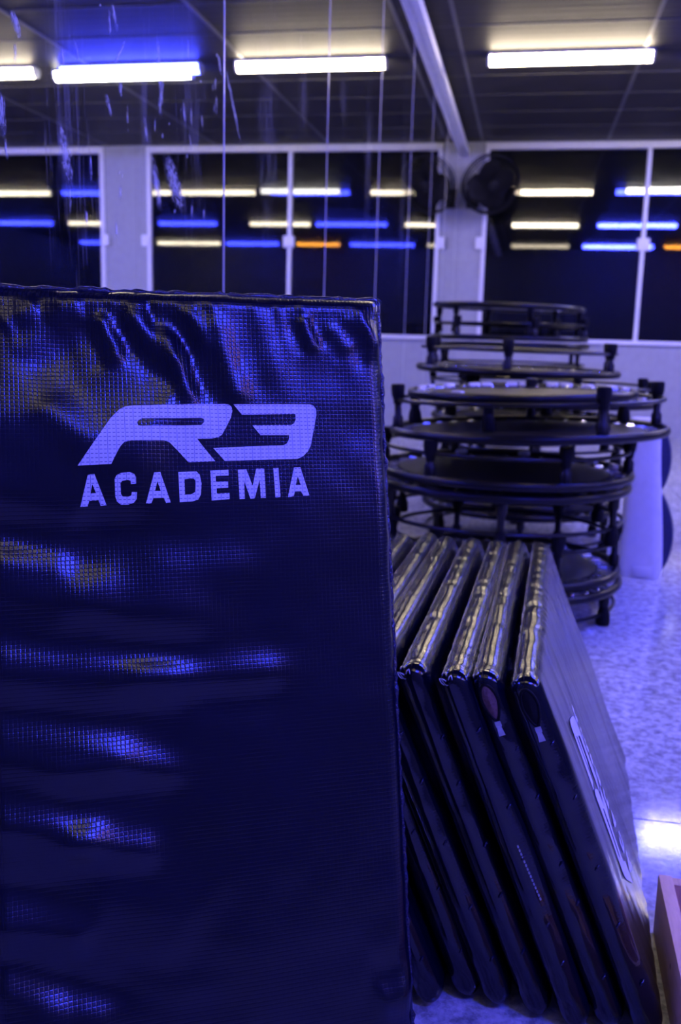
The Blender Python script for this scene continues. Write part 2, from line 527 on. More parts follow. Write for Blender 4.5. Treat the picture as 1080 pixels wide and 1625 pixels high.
# shallow vertical batten on the first pillar
for k, (a, b) in enumerate(bays):
    w = empty('window_%d' % (k + 1), ((a + b) / 2, YB, SILL))
    struct(w)
    cx = (a + b) / 2
    def wbox(name, b_, mat, parent=None, bevel=0.004):
        bm = bmesh.new()
        add_box(bm, b_[0] - cx, b_[1] - cx, b_[2] - YB, b_[3] - YB, b_[4] - SILL, b_[5] - SILL, bevel=bevel)
        return from_bm(name, bm, mat, parent or w, angle=40)
    wbox('window_head', (a, b, YB - 0.03, YB + 0.05, WTOP - 0.035, WTOP + 0.03), M['frame'])
    wbox('window_sill', (a - 0.02, b + 0.02, YB - 0.05, YB + 0.05, SILL - 0.03, SILL + 0.012), M['frame'])
    for s, x in ((1, a), (-1, b)):
        x0, x1 = sorted((x, x + s * 0.045))
        wbox('window_jamb', (x0, x1, YB - 0.02, YB + 0.05, SILL + 0.012, WTOP - 0.035), M['frame'])
        lx0, lx1 = sorted((x - s * 0.065, x + s * 0.02))
        wbox('window_latch', (lx0, lx1, YB - 0.05, YB - 0.021, 1.985, 2.115), M['frame'], bevel=0.012)
    wbox('window_mullion', (cx - 0.021, cx + 0.021, YB - 0.015, YB + 0.05, SILL + 0.012, WTOP - 0.035), M['frame'])
    wbox('window_latch', (cx - 0.065, cx + 0.065, YB - 0.05, YB - 0.016, 1.985, 2.115), M['frame'], bevel=0.012)
    # two sliding panes, the pair very slightly out of line as sliding sashes are
    for s, (p, q) in ((0, (a + 0.045, cx - 0.021)), (1, (cx + 0.021, b - 0.045))):
        off = 0.012 if s else 0.028
        bm = bmesh.new()
        add_box(bm, p - cx, q - cx, off, off + 0.005, 0.012, WTOP - 0.035 - SILL)
        from_bm('pane', bm, M['glass'], w)

# ================================================================== LAMPS
def lamp(x0, x1, y, colour, label, group):
    """surface batten: metal tray on the ceiling, rounded glowing diffuser, end caps"""
    L = x1 - x0
    t = empty('tube_lamp', ((x0 + x1) / 2, y, ZC - 0.006))
    tag(t, label, 'lamp', group)
    bm = bmesh.new()
    add_box(bm, -L / 2 + 0.005, L / 2 - 0.005, -0.058, 0.058, -0.018, 0, bevel=0.003)
    from_bm('housing', bm, M['housing'], t, angle=40)
    bm = bmesh.new()
    n = 10
    prof = [(0.054 * math.cos(PI + PI * k / n), -0.0185 + 0.064 * math.sin(PI + PI * k / n)) for k in range(n + 1)]
    a = [bm.verts.new((-L / 2 + 0.018, p, q)) for p, q in prof]
    b = [bm.verts.new((L / 2 - 0.018, p, q)) for p, q in prof]
    for k in range(n): bm.faces.new((a[k], a[k + 1], b[k + 1], b[k]))
    bm.faces.new(a[::-1]); bm.faces.new(b)
    bm.faces.new((a[0], b[0], b[n], a[n]))
    bmesh.ops.recalc_face_normals(bm, faces=bm.faces[:])
    from_bm('diffuser', bm, M['lit_' + colour], t, angle=50)
    for s in (-1, 1):
        bm = bmesh.new()
        pr = [(0.058 * math.cos(PI + PI * k / n), -0.0185 + 0.068 * math.sin(PI + PI * k / n)) for k in range(n + 1)]
        c0 = [bm.verts.new((s * (L / 2 - 0.018), p, q)) for p, q in pr]
        c1 = [bm.verts.new((s * L / 2, p, q)) for p, q in pr]
        for k in range(n): bm.faces.new((c0[k], c0[k + 1], c1[k + 1], c1[k]))
        bm.faces.new(c0[::-1]); bm.faces.new(c1); bm.faces.new((c0[0], c1[0], c1[n], c0[n]))
        bmesh.ops.recalc_face_normals(bm, faces=bm.faces[:])
        from_bm('end_cap', bm, M['housing'], t)
    return t

Y1, Y0, Y9 = 7.6735, 3.6728, -0.328
G1, G0, G9 = 'lamps in the row by the windows', 'lamps in the middle row', 'lamps in the rear row'
names = {'blue_dim': 'dim blue', 'warm_dim': 'dim warm white', 'warm': 'warm white', 'white': 'neutral white', 'blue': 'blue', 'orange': 'orange'}
def row(y, items, group, where):
    ords = ['nearest the mirror wall', 'second from the mirror wall', 'third from the mirror wall', 'fourth from the mirror wall', 'fifth from the mirror wall',
            'sixth from the mirror wall', 'seventh from the mirror wall', 'eighth from the mirror wall']
    for k, (x0, x1, c) in enumerate(items):
        lamp(x0, x1, y + (0.13 if c == 'white' else 0), c, '%s tube lamp %s, %s' % (names[c], where, ords[k]), group)
row(Y1, [(-0.42, 0.78, 'warm'), (1.06, 2.26, 'blue_dim'), (1.18, 2.38, 'white'), (2.47, 3.67, 'warm'), (3.78, 4.78, 'warm'), (4.88, 5.6, 'blue'), (5.76, 6.96, 'warm')], G1, 'in the ceiling row by the windows')
row(Y0, [(-0.42, 0.78, 'warm'), (1.09, 2.47, 'blue'), (2.55, 3.75, 'warm'), (4.39, 5.59, 'blue'), (6.4, 7.5, 'warm'), (7.8, 9.0, 'blue')], G0, 'in the middle ceiling row')
row(Y9, [(-0.50, 0.78, 'warm_dim'), (1.05, 2.55, 'blue'), (2.76, 4.10, 'orange'), (4.2, 5.5, 'blue'), (5.62, 7.2, 'warm'), (8.2, 9.2, 'blue')], G9, 'in the rear ceiling row')

# ================================================================== MATS
def vnoise(x, y, seed=0):
    """smooth value noise on numpy arrays, about -1..1"""
    xi, yi = np.floor(x).astype(np.int64), np.floor(y).astype(np.int64)
    fx, fy = x - xi, y - yi
    fx, fy = fx * fx * (3 - 2 * fx), fy * fy * (3 - 2 * fy)
    def hsh(a, b):
        h = (a * 374761393 + b * 668265263 + seed * 974711) & 0x7fffffff
        h = ((h ^ (h >> 13)) * 1274126177) & 0x7fffffff
        return ((h ^ (h >> 16)) & 0xffff) / 32767.5 - 1
    a, b = hsh(xi, yi), hsh(xi + 1, yi)
    c, d = hsh(xi, yi + 1), hsh(xi + 1, yi + 1)
    return (a * (1 - fx) + b * fx) * (1 - fy) + (c * (1 - fx) + d * fx) * fy


def axis(n, L, r, m):
    e = r * (1 - np.cos(np.linspace(0, PI / 2, m + 1)))[:-1]
    mid = np.linspace(r, L - r, n)
    return np.concatenate([e, mid, (L - e)[::-1]])


def round_prof(d, r):
    q = np.clip(d / r, 0, 1)
    return np.sqrt(np.clip(1 - (1 - q) ** 2, 0, 1))


def mat_cover(name, W, L, T, nu, nv, hfun, mat, parent, wob=0.002, seed=0, r=None, em=6, rc=0.018):
    """soft mat lying in local x (0..W) and y (0..L), thickness T along z, full round edges"""
    r = r or T / 2
    us, vs = axis(nu, W, r, em), axis(nv, L, r, em)
    U, V = np.meshgrid(us, vs, indexing='ij')
    pr = round_prof(np.minimum(U, W - U), r) * round_prof(np.minimum(V, L - V), r)
    a, b = U.shape
    wu = wob * vnoise(V * 38, U * 0 + 0.5, seed) * (1 - pr)
    wv = wob * vnoise(U * 38, V * 0 + 3.5, seed + 1) * (1 - pr)
    zf = T / 2 * pr + hfun(U, V) * np.clip(pr * 1.5 - 0.2, 0, 1)
    zb = -T / 2 * pr
    # round the four corners in plan
    A = np.clip((rc - np.minimum(U, W - U)) / rc, 0, 1); Bq = np.clip((rc - np.minimum(V, L - V)) / rc, 0, 1)
    both = (A > 0) & (Bq > 0)
    su_, sv_ = np.where(U < W / 2, 1, -1), np.where(V < L / 2, 1, -1)
    wu = wu + np.where(both, su_ * rc * (A - A * np.sqrt(1 - Bq ** 2 / 2)), 0)
    wv = wv + np.where(both, sv_ * rc * (Bq - Bq * np.sqrt(1 - A ** 2 / 2)), 0)
    F = np.stack([U + wu, V + wv, zf], -1).reshape(-1, 3)
    inner = np.zeros((a, b), bool); inner[1:-1, 1:-1] = True
    idxF = np.arange(a * b).reshape(a, b)
    idxB = idxF.copy()
    idxB[inner] = a * b + np.arange(inner.sum())
    B = np.stack([U + wu, V + wv, zb], -1)[inner]
    co = np.concatenate([F, B])
    def quads(ix, flip):
        q = np.stack([ix[:-1, :-1], ix[1:, :-1], ix[1:, 1:], ix[:-1, 1:]], -1).reshape(-1, 4)
        return q[:, ::-1] if flip else q
    faces = np.concatenate([quads(idxF, False), quads(idxB, True)])
    me = bpy.data.meshes.new(name)
    me.vertices.add(len(co)); me.vertices.foreach_set('co', co.ravel())
    me.loops.add(faces.size); me.loops.foreach_set('vertex_index', faces.ravel().astype(np.int32))
    me.polygons.add(len(faces)); me.polygons.foreach_set('loop_start', np.arange(0, faces.size, 4, dtype=np.int32))
    me.update(calc_edges=True)
    return link(name, me, mat, parent, smooth=True)


def ridge_field(ridges):
    def h(U, V):
        z = np.zeros_like(U)
        for (x0, y0, x1, y1, w, amp) in ridges:
            dx, dy = x1 - x0, y1 - y0
            L = math.hypot(dx, dy)
            tx, ty = dx / L, dy / L
            s = ((U - x0) * tx + (V - y0) * ty) / L
            d = (U - x0) * -ty + (V - y0) * tx
            d = d + 0.004 * vnoise(s * 3, s * 0 + 0.3, int(abs(x0 * 1000)) + 5)
            env = np.exp(-(np.clip(np.abs(s - 0.5) - 0.32, 0, None) / 0.16) ** 2)
            z += amp * env * (np.exp(-(d / w) ** 2) - 0.35 * np.exp(-((np.abs(d) - 1.9 * w) / w) ** 2))
        return z
    return h

LOGO = {
    'r': [ [(0.1043, 0.8466), (0.1259, 0.8774), (0.1477, 0.9090), (0.1536, 0.9157), (0.1611, 0.9230), (0.1686, 0.9267), (0.1793, 0.9282), (0.2190, 0.9292), (0.2624, 0.9309), (0.3053, 0.9318), (0.3113, 0.9306), (0.3146, 0.9275), (0.3156, 0.9219), (0.3132, 0.9124), (0.3057, 0.8985), (0.2993, 0.8881), (0.2940, 0.8847), (0.2845, 0.8830), (0.2643, 0.8823), (0.2762, 0.8671), (0.2888, 0.8512), (0.2515, 0.8500), (0.2369, 0.8663), (0.2264, 0.8771), (0.2190, 0.8797), (0.2057, 0.8796), (0.1728, 0.8789), (0.1654, 0.8771), (0.1603, 0.8716), (0.1544, 0.8613), (0.1475, 0.8477)], [(0.1831, 0.9039), (0.1852, 0.9073), (0.1902, 0.9098), (0.2702, 0.9115), (0.2749, 0.9098), (0.2747, 0.9055), (0.2706, 0.9012), (0.1882, 0.8992), (0.1843, 0.9000)] ],
    '3': [ [(0.3174, 0.9310), (0.3773, 0.9319), (0.4287, 0.9321), (0.4340, 0.9302), (0.4374, 0.9248), (0.4376, 0.9168), (0.4335, 0.8990), (0.4269, 0.8724), (0.4219, 0.8636), (0.4144, 0.8566), (0.4061, 0.8532), (0.3633, 0.8527), (0.3022, 0.8515), (0.2866, 0.8696), (0.3395, 0.8717), (0.3864, 0.8728), (0.3918, 0.8753), (0.3951, 0.8806), (0.3960, 0.8877), (0.3542, 0.8877), (0.3433, 0.9017), (0.3993, 0.9021), (0.4039, 0.9044), (0.4065, 0.9097), (0.4065, 0.9180), (0.3290, 0.9167)] ],
    'A1': [ [(0.1063, 0.7922), (0.1170, 0.8343), (0.1254, 0.8350), (0.1402, 0.7936), (0.1327, 0.7927), (0.1300, 0.8002), (0.1180, 0.7997), (0.1158, 0.7926)], [(0.1199, 0.8095), (0.1223, 0.8215), (0.1271, 0.8097)] ],
    'C': [ [(0.1794, 0.8211), (0.1726, 0.8205), (0.1722, 0.8250), (0.1687, 0.8263), (0.1613, 0.8251), (0.1588, 0.8220), (0.1592, 0.8078), (0.1615, 0.8044), (0.1688, 0.8039), (0.1729, 0.8055), (0.1735, 0.8100), (0.1804, 0.8098), (0.1798, 0.8006), (0.1759, 0.7957), (0.1685, 0.7934), (0.1588, 0.7937), (0.1540, 0.7979), (0.1518, 0.8046), (0.1514, 0.8279), (0.1543, 0.8329), (0.1601, 0.8358), (0.1714, 0.8364), (0.1771, 0.8342), (0.1794, 0.8299)] ],
    'A2': [ [(0.1922, 0.7945), (0.2039, 0.8359), (0.2125, 0.8366), (0.2256, 0.7953), (0.2194, 0.7946), (0.2160, 0.8018), (0.2023, 0.8015), (0.1992, 0.7943)], [(0.2047, 0.8110), (0.2080, 0.8244), (0.2125, 0.8111)] ],
    'D': [ [(0.2372, 0.8366), (0.2620, 0.8375), (0.2624, 0.8370), (0.2664, 0.8327), (0.2685, 0.8207), (0.2671, 0.8054), (0.2635, 0.7986), (0.2558, 0.7961), (0.2378, 0.7952)], [(0.2451, 0.8266), (0.2452, 0.8055), (0.2545, 0.8060), (0.2593, 0.8089), (0.2602, 0.8243), (0.2583, 0.8274), (0.2536, 0.8278)] ],
    'E': [ [(0.2814, 0.8382), (0.3069, 0.8389), (0.3066, 0.8311), (0.2885, 0.8306), (0.2885, 0.8224), (0.3054, 0.8227), (0.3054, 0.8140), (0.2891, 0.8134), (0.2891, 0.8061), (0.3070, 0.8067), (0.3070, 0.7980), (0.2818, 0.7965)] ],
    'M': [ [(0.3200, 0.8390), (0.3320, 0.8395), (0.3398, 0.8159), (0.3461, 0.8400), (0.3575, 0.8402), (0.3579, 0.7986), (0.3508, 0.7983), (0.3502, 0.8243), (0.3421, 0.7980), (0.3361, 0.7978), (0.3281, 0.8230), (0.3281, 0.7978), (0.3208, 0.7976)] ],
    'I': [ [(0.3706, 0.8402), (0.3780, 0.8406), (0.3791, 0.7992), (0.3717, 0.7988)] ],
    'A3': [ [(0.3898, 0.7988), (0.4006, 0.8410), (0.4101, 0.8412), (0.4213, 0.8005), (0.4128, 0.8000), (0.4091, 0.8069), (0.4005, 0.8068), (0.3980, 0.7996)], [(0.4023, 0.8155), (0.4054, 0.8286), (0.4092, 0.8159)] ],
}

RIDGES = [
    (0.0587, 1.0709, 0.0101, 1.0353, 0.01, 0.004) ,
    (0.1076, 1.0709, 0.0251, 1.0017, 0.014, 0.004) ,
    (0.1361, 1.0561, 0.1633, 0.987, 0.008, 0.005) ,
    (0.1725, 1.0643, 0.2442, 0.9795, 0.01, 0.006) ,
    (0.2264, 1.0412, 0.2599, 0.9309, 0.007, 0.004) ,
    (0.2518, 1.0687, 0.2847, 1.0069, 0.007, 0.003) ,
    (0.2912, 1.0609, 0.3307, 0.9267, 0.012, 0.005) ,
    (0.4236, 1.0604, 0.4402, 1.0099, 0.006, 0.003) ,
    (0.4857, 1.067, 0.5359, 1.0024, 0.008, 0.004) ,
    (0.5055, 1.077, 0.5423, 1.012, 0.006, 0.004) ,
    (0.4608, 1.0476, 0.4975, 1.0111, 0.007, 0.002) ,
    (-0.0548, 0.8926, 0.2269, 0.852, 0.05, 0.015) ,
    (0.2125, 0.9351, 0.2804, 0.8911, 0.03, 0.004) ,
    (0.0553, 0.9343, 0.1265, 0.8661, 0.014, 0.003) ,
    (-0.0409, 0.8266, 0.1153, 0.7644, 0.022, 0.005) ,
    (-0.0586, 0.6971, 0.2969, 0.632, 0.028, 0.013) ,
    (0.0974, 0.702, 0.3531, 0.7036, 0.02, 0.005) ,
    (-0.0654, 0.7337, 0.0976, 0.7104, 0.016, 0.006) ,
    (-0.0456, 0.5902, 0.2673, 0.5393, 0.02, 0.0105) ,
    (0.142, 0.5616, 0.3919, 0.5533, 0.014, 0.006) ,
    (-0.0475, 0.4964, 0.1799, 0.4585, 0.018, 0.0062) ,
    (0.043, 0.446, 0.2377, 0.4318, 0.012, 0.005) ,
    (-0.0346, 0.3908, 0.1276, 0.3507, 0.015, 0.0072) ,
    (0.0641, 0.3528, 0.2006, 0.3319, 0.012, 0.006) ,
    (-0.0372, 0.2662, 0.1079, 0.2267, 0.016, 0.0095) ,
    (-0.0314, 0.1895, 0.1362, 0.1064, 0.017, 0.0085) ,
    (-0.0325, 0.1358, 0.0807, 0.1004, 0.014, 0.008) ,
    (0.0718, 0.3478, 0.2553, 0.2171, 0.04, 0.005) ,
    (0.4893, 0.0836, 0.561, 0.0978, 0.014, 0.007) ,
]


def print_mesh(name, part_polys, hz, mat, parent, M2=None, step=0.009):
    """flat screen print laid on the cover: outlines filled, cut finer, dropped onto the surface"""
    bm = bmesh.new()
    for rings in part_polys:
        es = []
        for ring in rings:
            vs = [bm.verts.new((x, y, 0)) for x, y in ring]
            es += [bm.edges.new((vs[i], vs[(i + 1) % len(vs)])) for i in range(len(vs))]
        bmesh.ops.triangle_fill(bm, edges=es, use_beauty=True)
    for it in range(6):
        long = [e for e in bm.edges if e.calc_length() > step]
        if not long: break
        bmesh.ops.subdivide_edges(bm, edges=long, cuts=1)
        bmesh.ops.triangulate(bm, faces=[f for f in bm.faces if len(f.verts) > 3])
    co = np.array([v.co[:2] for v in bm.verts])
    if M2 is not None: co = M2(co)
    z = hz(co[:, 0], co[:, 1])
    for v, c, zz in zip(bm.verts, co, z): v.co = (c[0], c[1], zz)
    for f in bm.faces:
        if f.normal.z < 0: pass
    bm.normal_update()
    for f in bm.faces:
        if f.normal.z < 0: f.normal_flip()
    return from_bm(name, bm, mat, parent, smooth=True)


def edge_piping(name, W, L, z, rad, mat, parent, sides='tlrb', seed=0):
    """puckered seam cord that runs round the rim of a mat"""
    pts = []
    rng = random.Random(seed)
    def run(p, q, n):
        for i in range(n):
            f = i / n
            pts.append((p[0] + (q[0] - p[0]) * f + rng.uniform(-1, 1) * 0.0009, p[1] + (q[1] - p[1]) * f + rng.uniform(-1, 1) * 0.0009, z + rng.uniform(-1, 1) * 0.0012))
    run((0, 0), (W, 0), int(W / 0.008)); run((W, 0), (W, L), int(L / 0.008)); run((W, L), (0, L), int(W / 0.008)); run((0, L), (0, 0), int(L / 0.008))
    bm = bmesh.new()
    rads = [rad * rng.uniform(0.65, 1.35) for _ in pts]
    add_tube(bm, pts, rads, 6, closed=True)
    return from_bm(name, bm, mat, parent, smooth=True)

# ---- the upright mat with the printed name, leaning back towards the mirror
KS, EX = 0.96, 0.052          # scale of the traced print and folds, their shift up the mat
BW, BL, BT = 0.5424, 1.108, 0.05
PHI, LEAN = math.radians(62.87), math.radians(14.65)
u = Vector((math.sin(PHI), math.cos(PHI), 0))
nn = Vector((math.cos(PHI), -math.sin(PHI), 0))
bb = -nn * math.sin(LEAN) + Vector((0, 0, 1)) * math.cos(LEAN)
cc = nn * math.cos(LEAN) + Vector((0, 0, 1)) * math.sin(LEAN)
P0 = Vector((-0.090, 1.121, 0.012))
org = P0 - u * 0.533 - cc * (BT / 2) - bb * 0.006
big = empty('gym_mat')
big.matrix_world = Matrix(((u.x, bb.x, cc.x, org.x), (u.y, bb.y, cc.y, org.y), (u.z, bb.z, cc.z, org.z), (0, 0, 0, 1)))
tag(big, 'tall navy tarpaulin mat standing upright in front, white R3 ACADEMIA print', 'mat', 'navy mats')
rf = ridge_field([(KS * a + 0.019, KS * b + EX + 0.006, KS * c + 0.019, KS * d + EX + 0.006, 1.54 * w, 0.96 * m) for a, b, c, d, w, m in RIDGES])
def big_h(U, V):
    z = rf(U, V)
    left = np.clip(1 - U / 0.36, 0, 1)
    low = np.clip((0.86 - V) / 0.2, 0, 1)
    # long soft horizontal sags that die out to the right
    z += 0.0050 * left * low * vnoise(U * 4.5 + V * 2, V * 17 + U * 3.0, 11)
    z += 0.0022 * left * low * vnoise(U * 9 + V * 5, V * 34 + U * 6, 12)
    # gathers hanging from the top seam
    top = np.clip(1 - (BL - V) / 0.2, 0, 1) ** 1.3
    z += 0.0030 * top * vnoise((U + (BL - V) * -0.32) * 26, V * 5, 13)
    z += 0.0012 * top ** 2 * vnoise((U + (BL - V) * -0.2) * 85, V * 12, 14)
    z += 0.004 * vnoise(U * 5 + 0.4, V * 6, 18) + 0.0015 * vnoise(U * 9, V * 9, 15) + 0.0007 * vnoise(U * 24, V * 24, 16)
    return z
mat_cover('cover', BW, BL, BT, 210, 400, big_h, M['tarp'], big, wob=0.0035, seed=3, r=0.022, rc=0.012)
def big_top(U, V): return BT / 2 + big_h(U, V) + 0.0011
off = np.array([0.019, EX + 0.006])
logo = print_mesh('logo_print', [[[(x, y) for x, y in r] for r in rings] for rings in LOGO.values()], big_top, M['print'], big, M2=lambda c: c * KS + off, step=0.006)
logo['label'] = 'white R3 ACADEMIA print'
edge_piping('edge_seam', BW, BL, 0.004, 0.0045, M['piping'], big, seed=5)
# knot of thread at the top right corner
bm = bmesh.new()
rng = random.Random(9)
add_tube(bm, [(BW + 0.002 + 0.005 * math.cos(a * 1.3), BL - 0.002 + 0.006 * math.sin(a), 0.004 * math.cos(a * 0.7)) for a in np.linspace(0, 9, 30)], 0.0011, 5)
from_bm('seam_knot', bm, M['piping'], big, smooth=True)

# ---- the row of mats leaning to the left
MW, ML, MT = 0.583, 0.965, 0.049
LEANX = math.radians(22.7)
YAWM = math.radians(-2.0)
desc = ['front navy vinyl mat of the leaning row, white print on its side, zipper pull hanging',
        'second mat of the leaning row from the crate, open end showing pink foam and zipper',
        'third mat of the leaning row from the crate, sewn blue corner, loose zipper teeth',
        'fourth mat of the leaning row from the crate, half hidden by the upright mat',
        'fifth mat of the leaning row from the crate, only its rear top edge in view',
        'sixth mat of the leaning row from the crate, rear end behind the upright mat',
        'seventh mat of the leaning row from the crate, mostly behind the upright mat',
        'last mat of the leaning row, deepest behind the upright mat']
dxs = [0, 0.0, 0.004, 0.001, -0.004, 0.002, 0.0, 0.003]
dys = [0.0, 0.008, -0.004, 0.012, 0.02, 0.03, 0.0, 0.01]
dl = [0.0, 0.3, -0.4, 0.2, 0.5, -0.2, 0.3, 0.0]
lean_mats = []
for i in range(8):
    ang = LEANX + math.radians(dl[i])
    xv = Vector((0, 1, 0))                                  # local x runs back along the room
    yv = Vector((-math.sin(ang), 0, math.cos(ang)))         # local y climbs the slope
    zv = Vector((math.cos(ang), 0, math.sin(ang)))          # local z faces right
    xv = yv.cross(zv)
    Ry = Matrix.Rotation(YAWM, 3, 'Z')
    xv, yv, zv = Ry @ xv, Ry @ yv, Ry @ zv
    xb = 0.243 - 0.0545 * i + dxs[i]
    o = Vector((xb, 1.307 + dys[i], 0.5 * MT * math.sin(ang) + 0.001))
    e = empty('gym_mat')
    e.matrix_world = Matrix(((xv.x, yv.x, zv.x, o.x), (xv.y, yv.y, zv.y, o.y), (xv.z, yv.z, zv.z, o.z), (0, 0, 0, 1)))
    tag(e, desc[i], 'mat', 'navy mats')
    def lh(U, V, i=i):
        z = 0.0022 * vnoise(U * 2.2 + 3 * i, V * 7, 40 + i) + 0.0012 * vnoise(U * 30, V * 4, 50 + i) * np.clip(1 - U / 0.3, 0, 1)
        if i == 0: z = z + 0.0022 * vnoise(U * 16 + V * 4, V * 1.2, 77) + 0.001 * vnoise(U * 60 + V * 8, V * 2.4, 78)
        return z
    mat_cover('cover', ML, MW, MT, 120, 70, lh, M['cover'], e, wob=0.0022, seed=20 + i, em=8)
    bm = bmesh.new()
    rng = random.Random(60 + i)
    pts = [(0.006 + (ML - 0.012) * k / 140, MW - 0.0035 + rng.uniform(-1, 1) * 0.0007, -0.012 + rng.uniform(-1, 1) * 0.0008) for k in range(141)]
    add_tube(bm, pts, [0.0018 * rng.uniform(0.6, 1.4) for _ in pts], 6)
    from_bm('edge_seam', bm, M['piping'], e, smooth=True)
    # sewn corner tuft
    if i not in (0, 1):
        bm = bmesh.new()
        add_tube(bm, [(0.0045 + 0.0025 * math.cos(a * 2.7), MW - 0.012 + 0.006 * math.sin(a * 1.9), -0.008 + 0.009 * math.cos(a * 0.8)) for a in np.linspace(0, 11, 44)], 0.0008, 5)
        from_bm('corner_stitch', bm, M['pull'], e, smooth=True)
    # stitched pleats down the front edge
    for k in range(5):
        y = 0.09 + 0.095 * k + rng.uniform(-0.02, 0.02)
        bm = bmesh.new()
        zz = 0.010 + rng.uniform(-0.003, 0.004)
        xx = MT / 2 - math.sqrt((MT / 2) ** 2 - zz ** 2)
        add_tube(bm, [(xx + 0.002, y, zz - 0.004), (xx - 0.001, y + 0.002, zz), (xx + 0.001, y + 0.005, zz + 0.004), (xx + 0.005, y + 0.006, zz + 0.006)], [0.001, 0.0018, 0.0018, 0.0008], 6)
        from_bm('pleat_stitch', bm, M['piping'], e, smooth=True)
    if i in (0, 1):
        # open zipper end: lips, foam behind on the second mat, metal pull
        yt = MW - 0.044
        bm = bmesh.new()
        ring = []
        for k in range(28):
            a = 2 * PI * k / 28
            z_ = 0.0115 * math.cos(a) * (1.0 - 0.35 * (math.sin(a) < 0) * abs(math.sin(a)))
            ring.append((MT / 2 - math.sqrt((MT / 2) ** 2 - z_ ** 2) - 0.0012, yt + 0.028 * math.sin(a), z_))
        add_tube(bm, ring, 0.0022, 6, closed=True)
        from_bm('zipper_lip', bm, M['rubber'], e, smooth=True)
        bm = bmesh.new()
        c = bm.verts.new((-0.0034, yt, 0))
        vs = [bm.verts.new((p[0] - 0.0002, p[1], p[2])) for p in ring]
        for k in range(28): bm.faces.new((c, vs[k], vs[(k + 1) % 28]))
        bmesh.ops.recalc_face_normals(bm, faces=bm.faces[:])
        f = from_bm('opening_fill', bm, M['foam'] if i == 1 else M['rubber'], e)  # first mat: a black disc paints the shade inside the open end
        yp = yt - 0.034
        bm = bmesh.new()
        add_box(bm, -0.0042, -0.0022, yp - 0.004, yp + 0.005, -0.0045, 0.0045, bevel=0.001)
        pl = from_bm('zipper_pull', bm, M['pull'], e, angle=40)
        bm = bmesh.new()
        out = [(-0.0036, yp - 0.001, -0.003), (-0.0036, yp - 0.001, 0.003), (-0.0036, yp - 0.017, 0.0048), (-0.0036, yp - 0.017, -0.0048)]
        vs = [bm.verts.new(p) for p in out]; vs2 = [bm.verts.new((p[0] - 0.0013, p[1], p[2])) for p in out]
        bm.faces.new(vs); bm.faces.new(vs2[::-1])
        for k in range(4): bm.faces.new((vs[k], vs[(k + 1) % 4], vs2[(k + 1) % 4], vs2[k]))
        bmesh.ops.recalc_face_normals(bm, faces=bm.faces[:])
        from_bm('pull_tab', bm, M['pull'], pl)
    if i == 2:
        for k in range(15):
            bm = bmesh.new()
            y = 0.215 + 0.0062 * k
            z_ = 0.012 - 0.0003 * k
            add_box(bm, MT / 2 - math.sqrt((MT / 2) ** 2 - z_ ** 2) - 0.0018, MT / 2 - math.sqrt((MT / 2) ** 2 - z_ ** 2) + 0.0012, y, y + 0.0042, z_ - 0.0012, z_ + 0.0012, bevel=0.0006)
            from_bm('zipper_tooth', bm, M['pull'], e)
    lean_mats.append((e, lh))
e, lh = lean_mats[0]
def turn(c):
    # upright print (x right, y up) -> on its side: print top towards the near end, reading upwards
    xx = (1.1 - c[:, 1]) * 0.93 - 0.02
    yy = c[:, 0] * 0.98 + 0.02
    return np.stack([xx, yy], -1)
lg = print_mesh('logo_print', [[[(x, y) for x, y in r] for r in rings] for rings in LOGO.values()], lambda U, V: MT / 2 + lh(U, V) + 0.0012, M['print_thin'], e, M2=turn, step=0.012)
lg['label'] = 'white R3 ACADEMIA print seen edge on'

# ================================================================== MINI TRAMPOLINES
_tm = {}
def shared(key, fn, smooth_angle=40):
    if key not in _tm:
        bm = bmesh.new(); fn(bm); bm.normal_update()
        me = bpy.data.meshes.new(key[0]); bm.to_mesh(me); bm.free()
        me.polygons.foreach_set('use_smooth', [True] * len(me.polygons))
        me.set_sharp_from_angle(angle=math.radians(smooth_angle))
        _tm[key] = me
    return _tm[key]

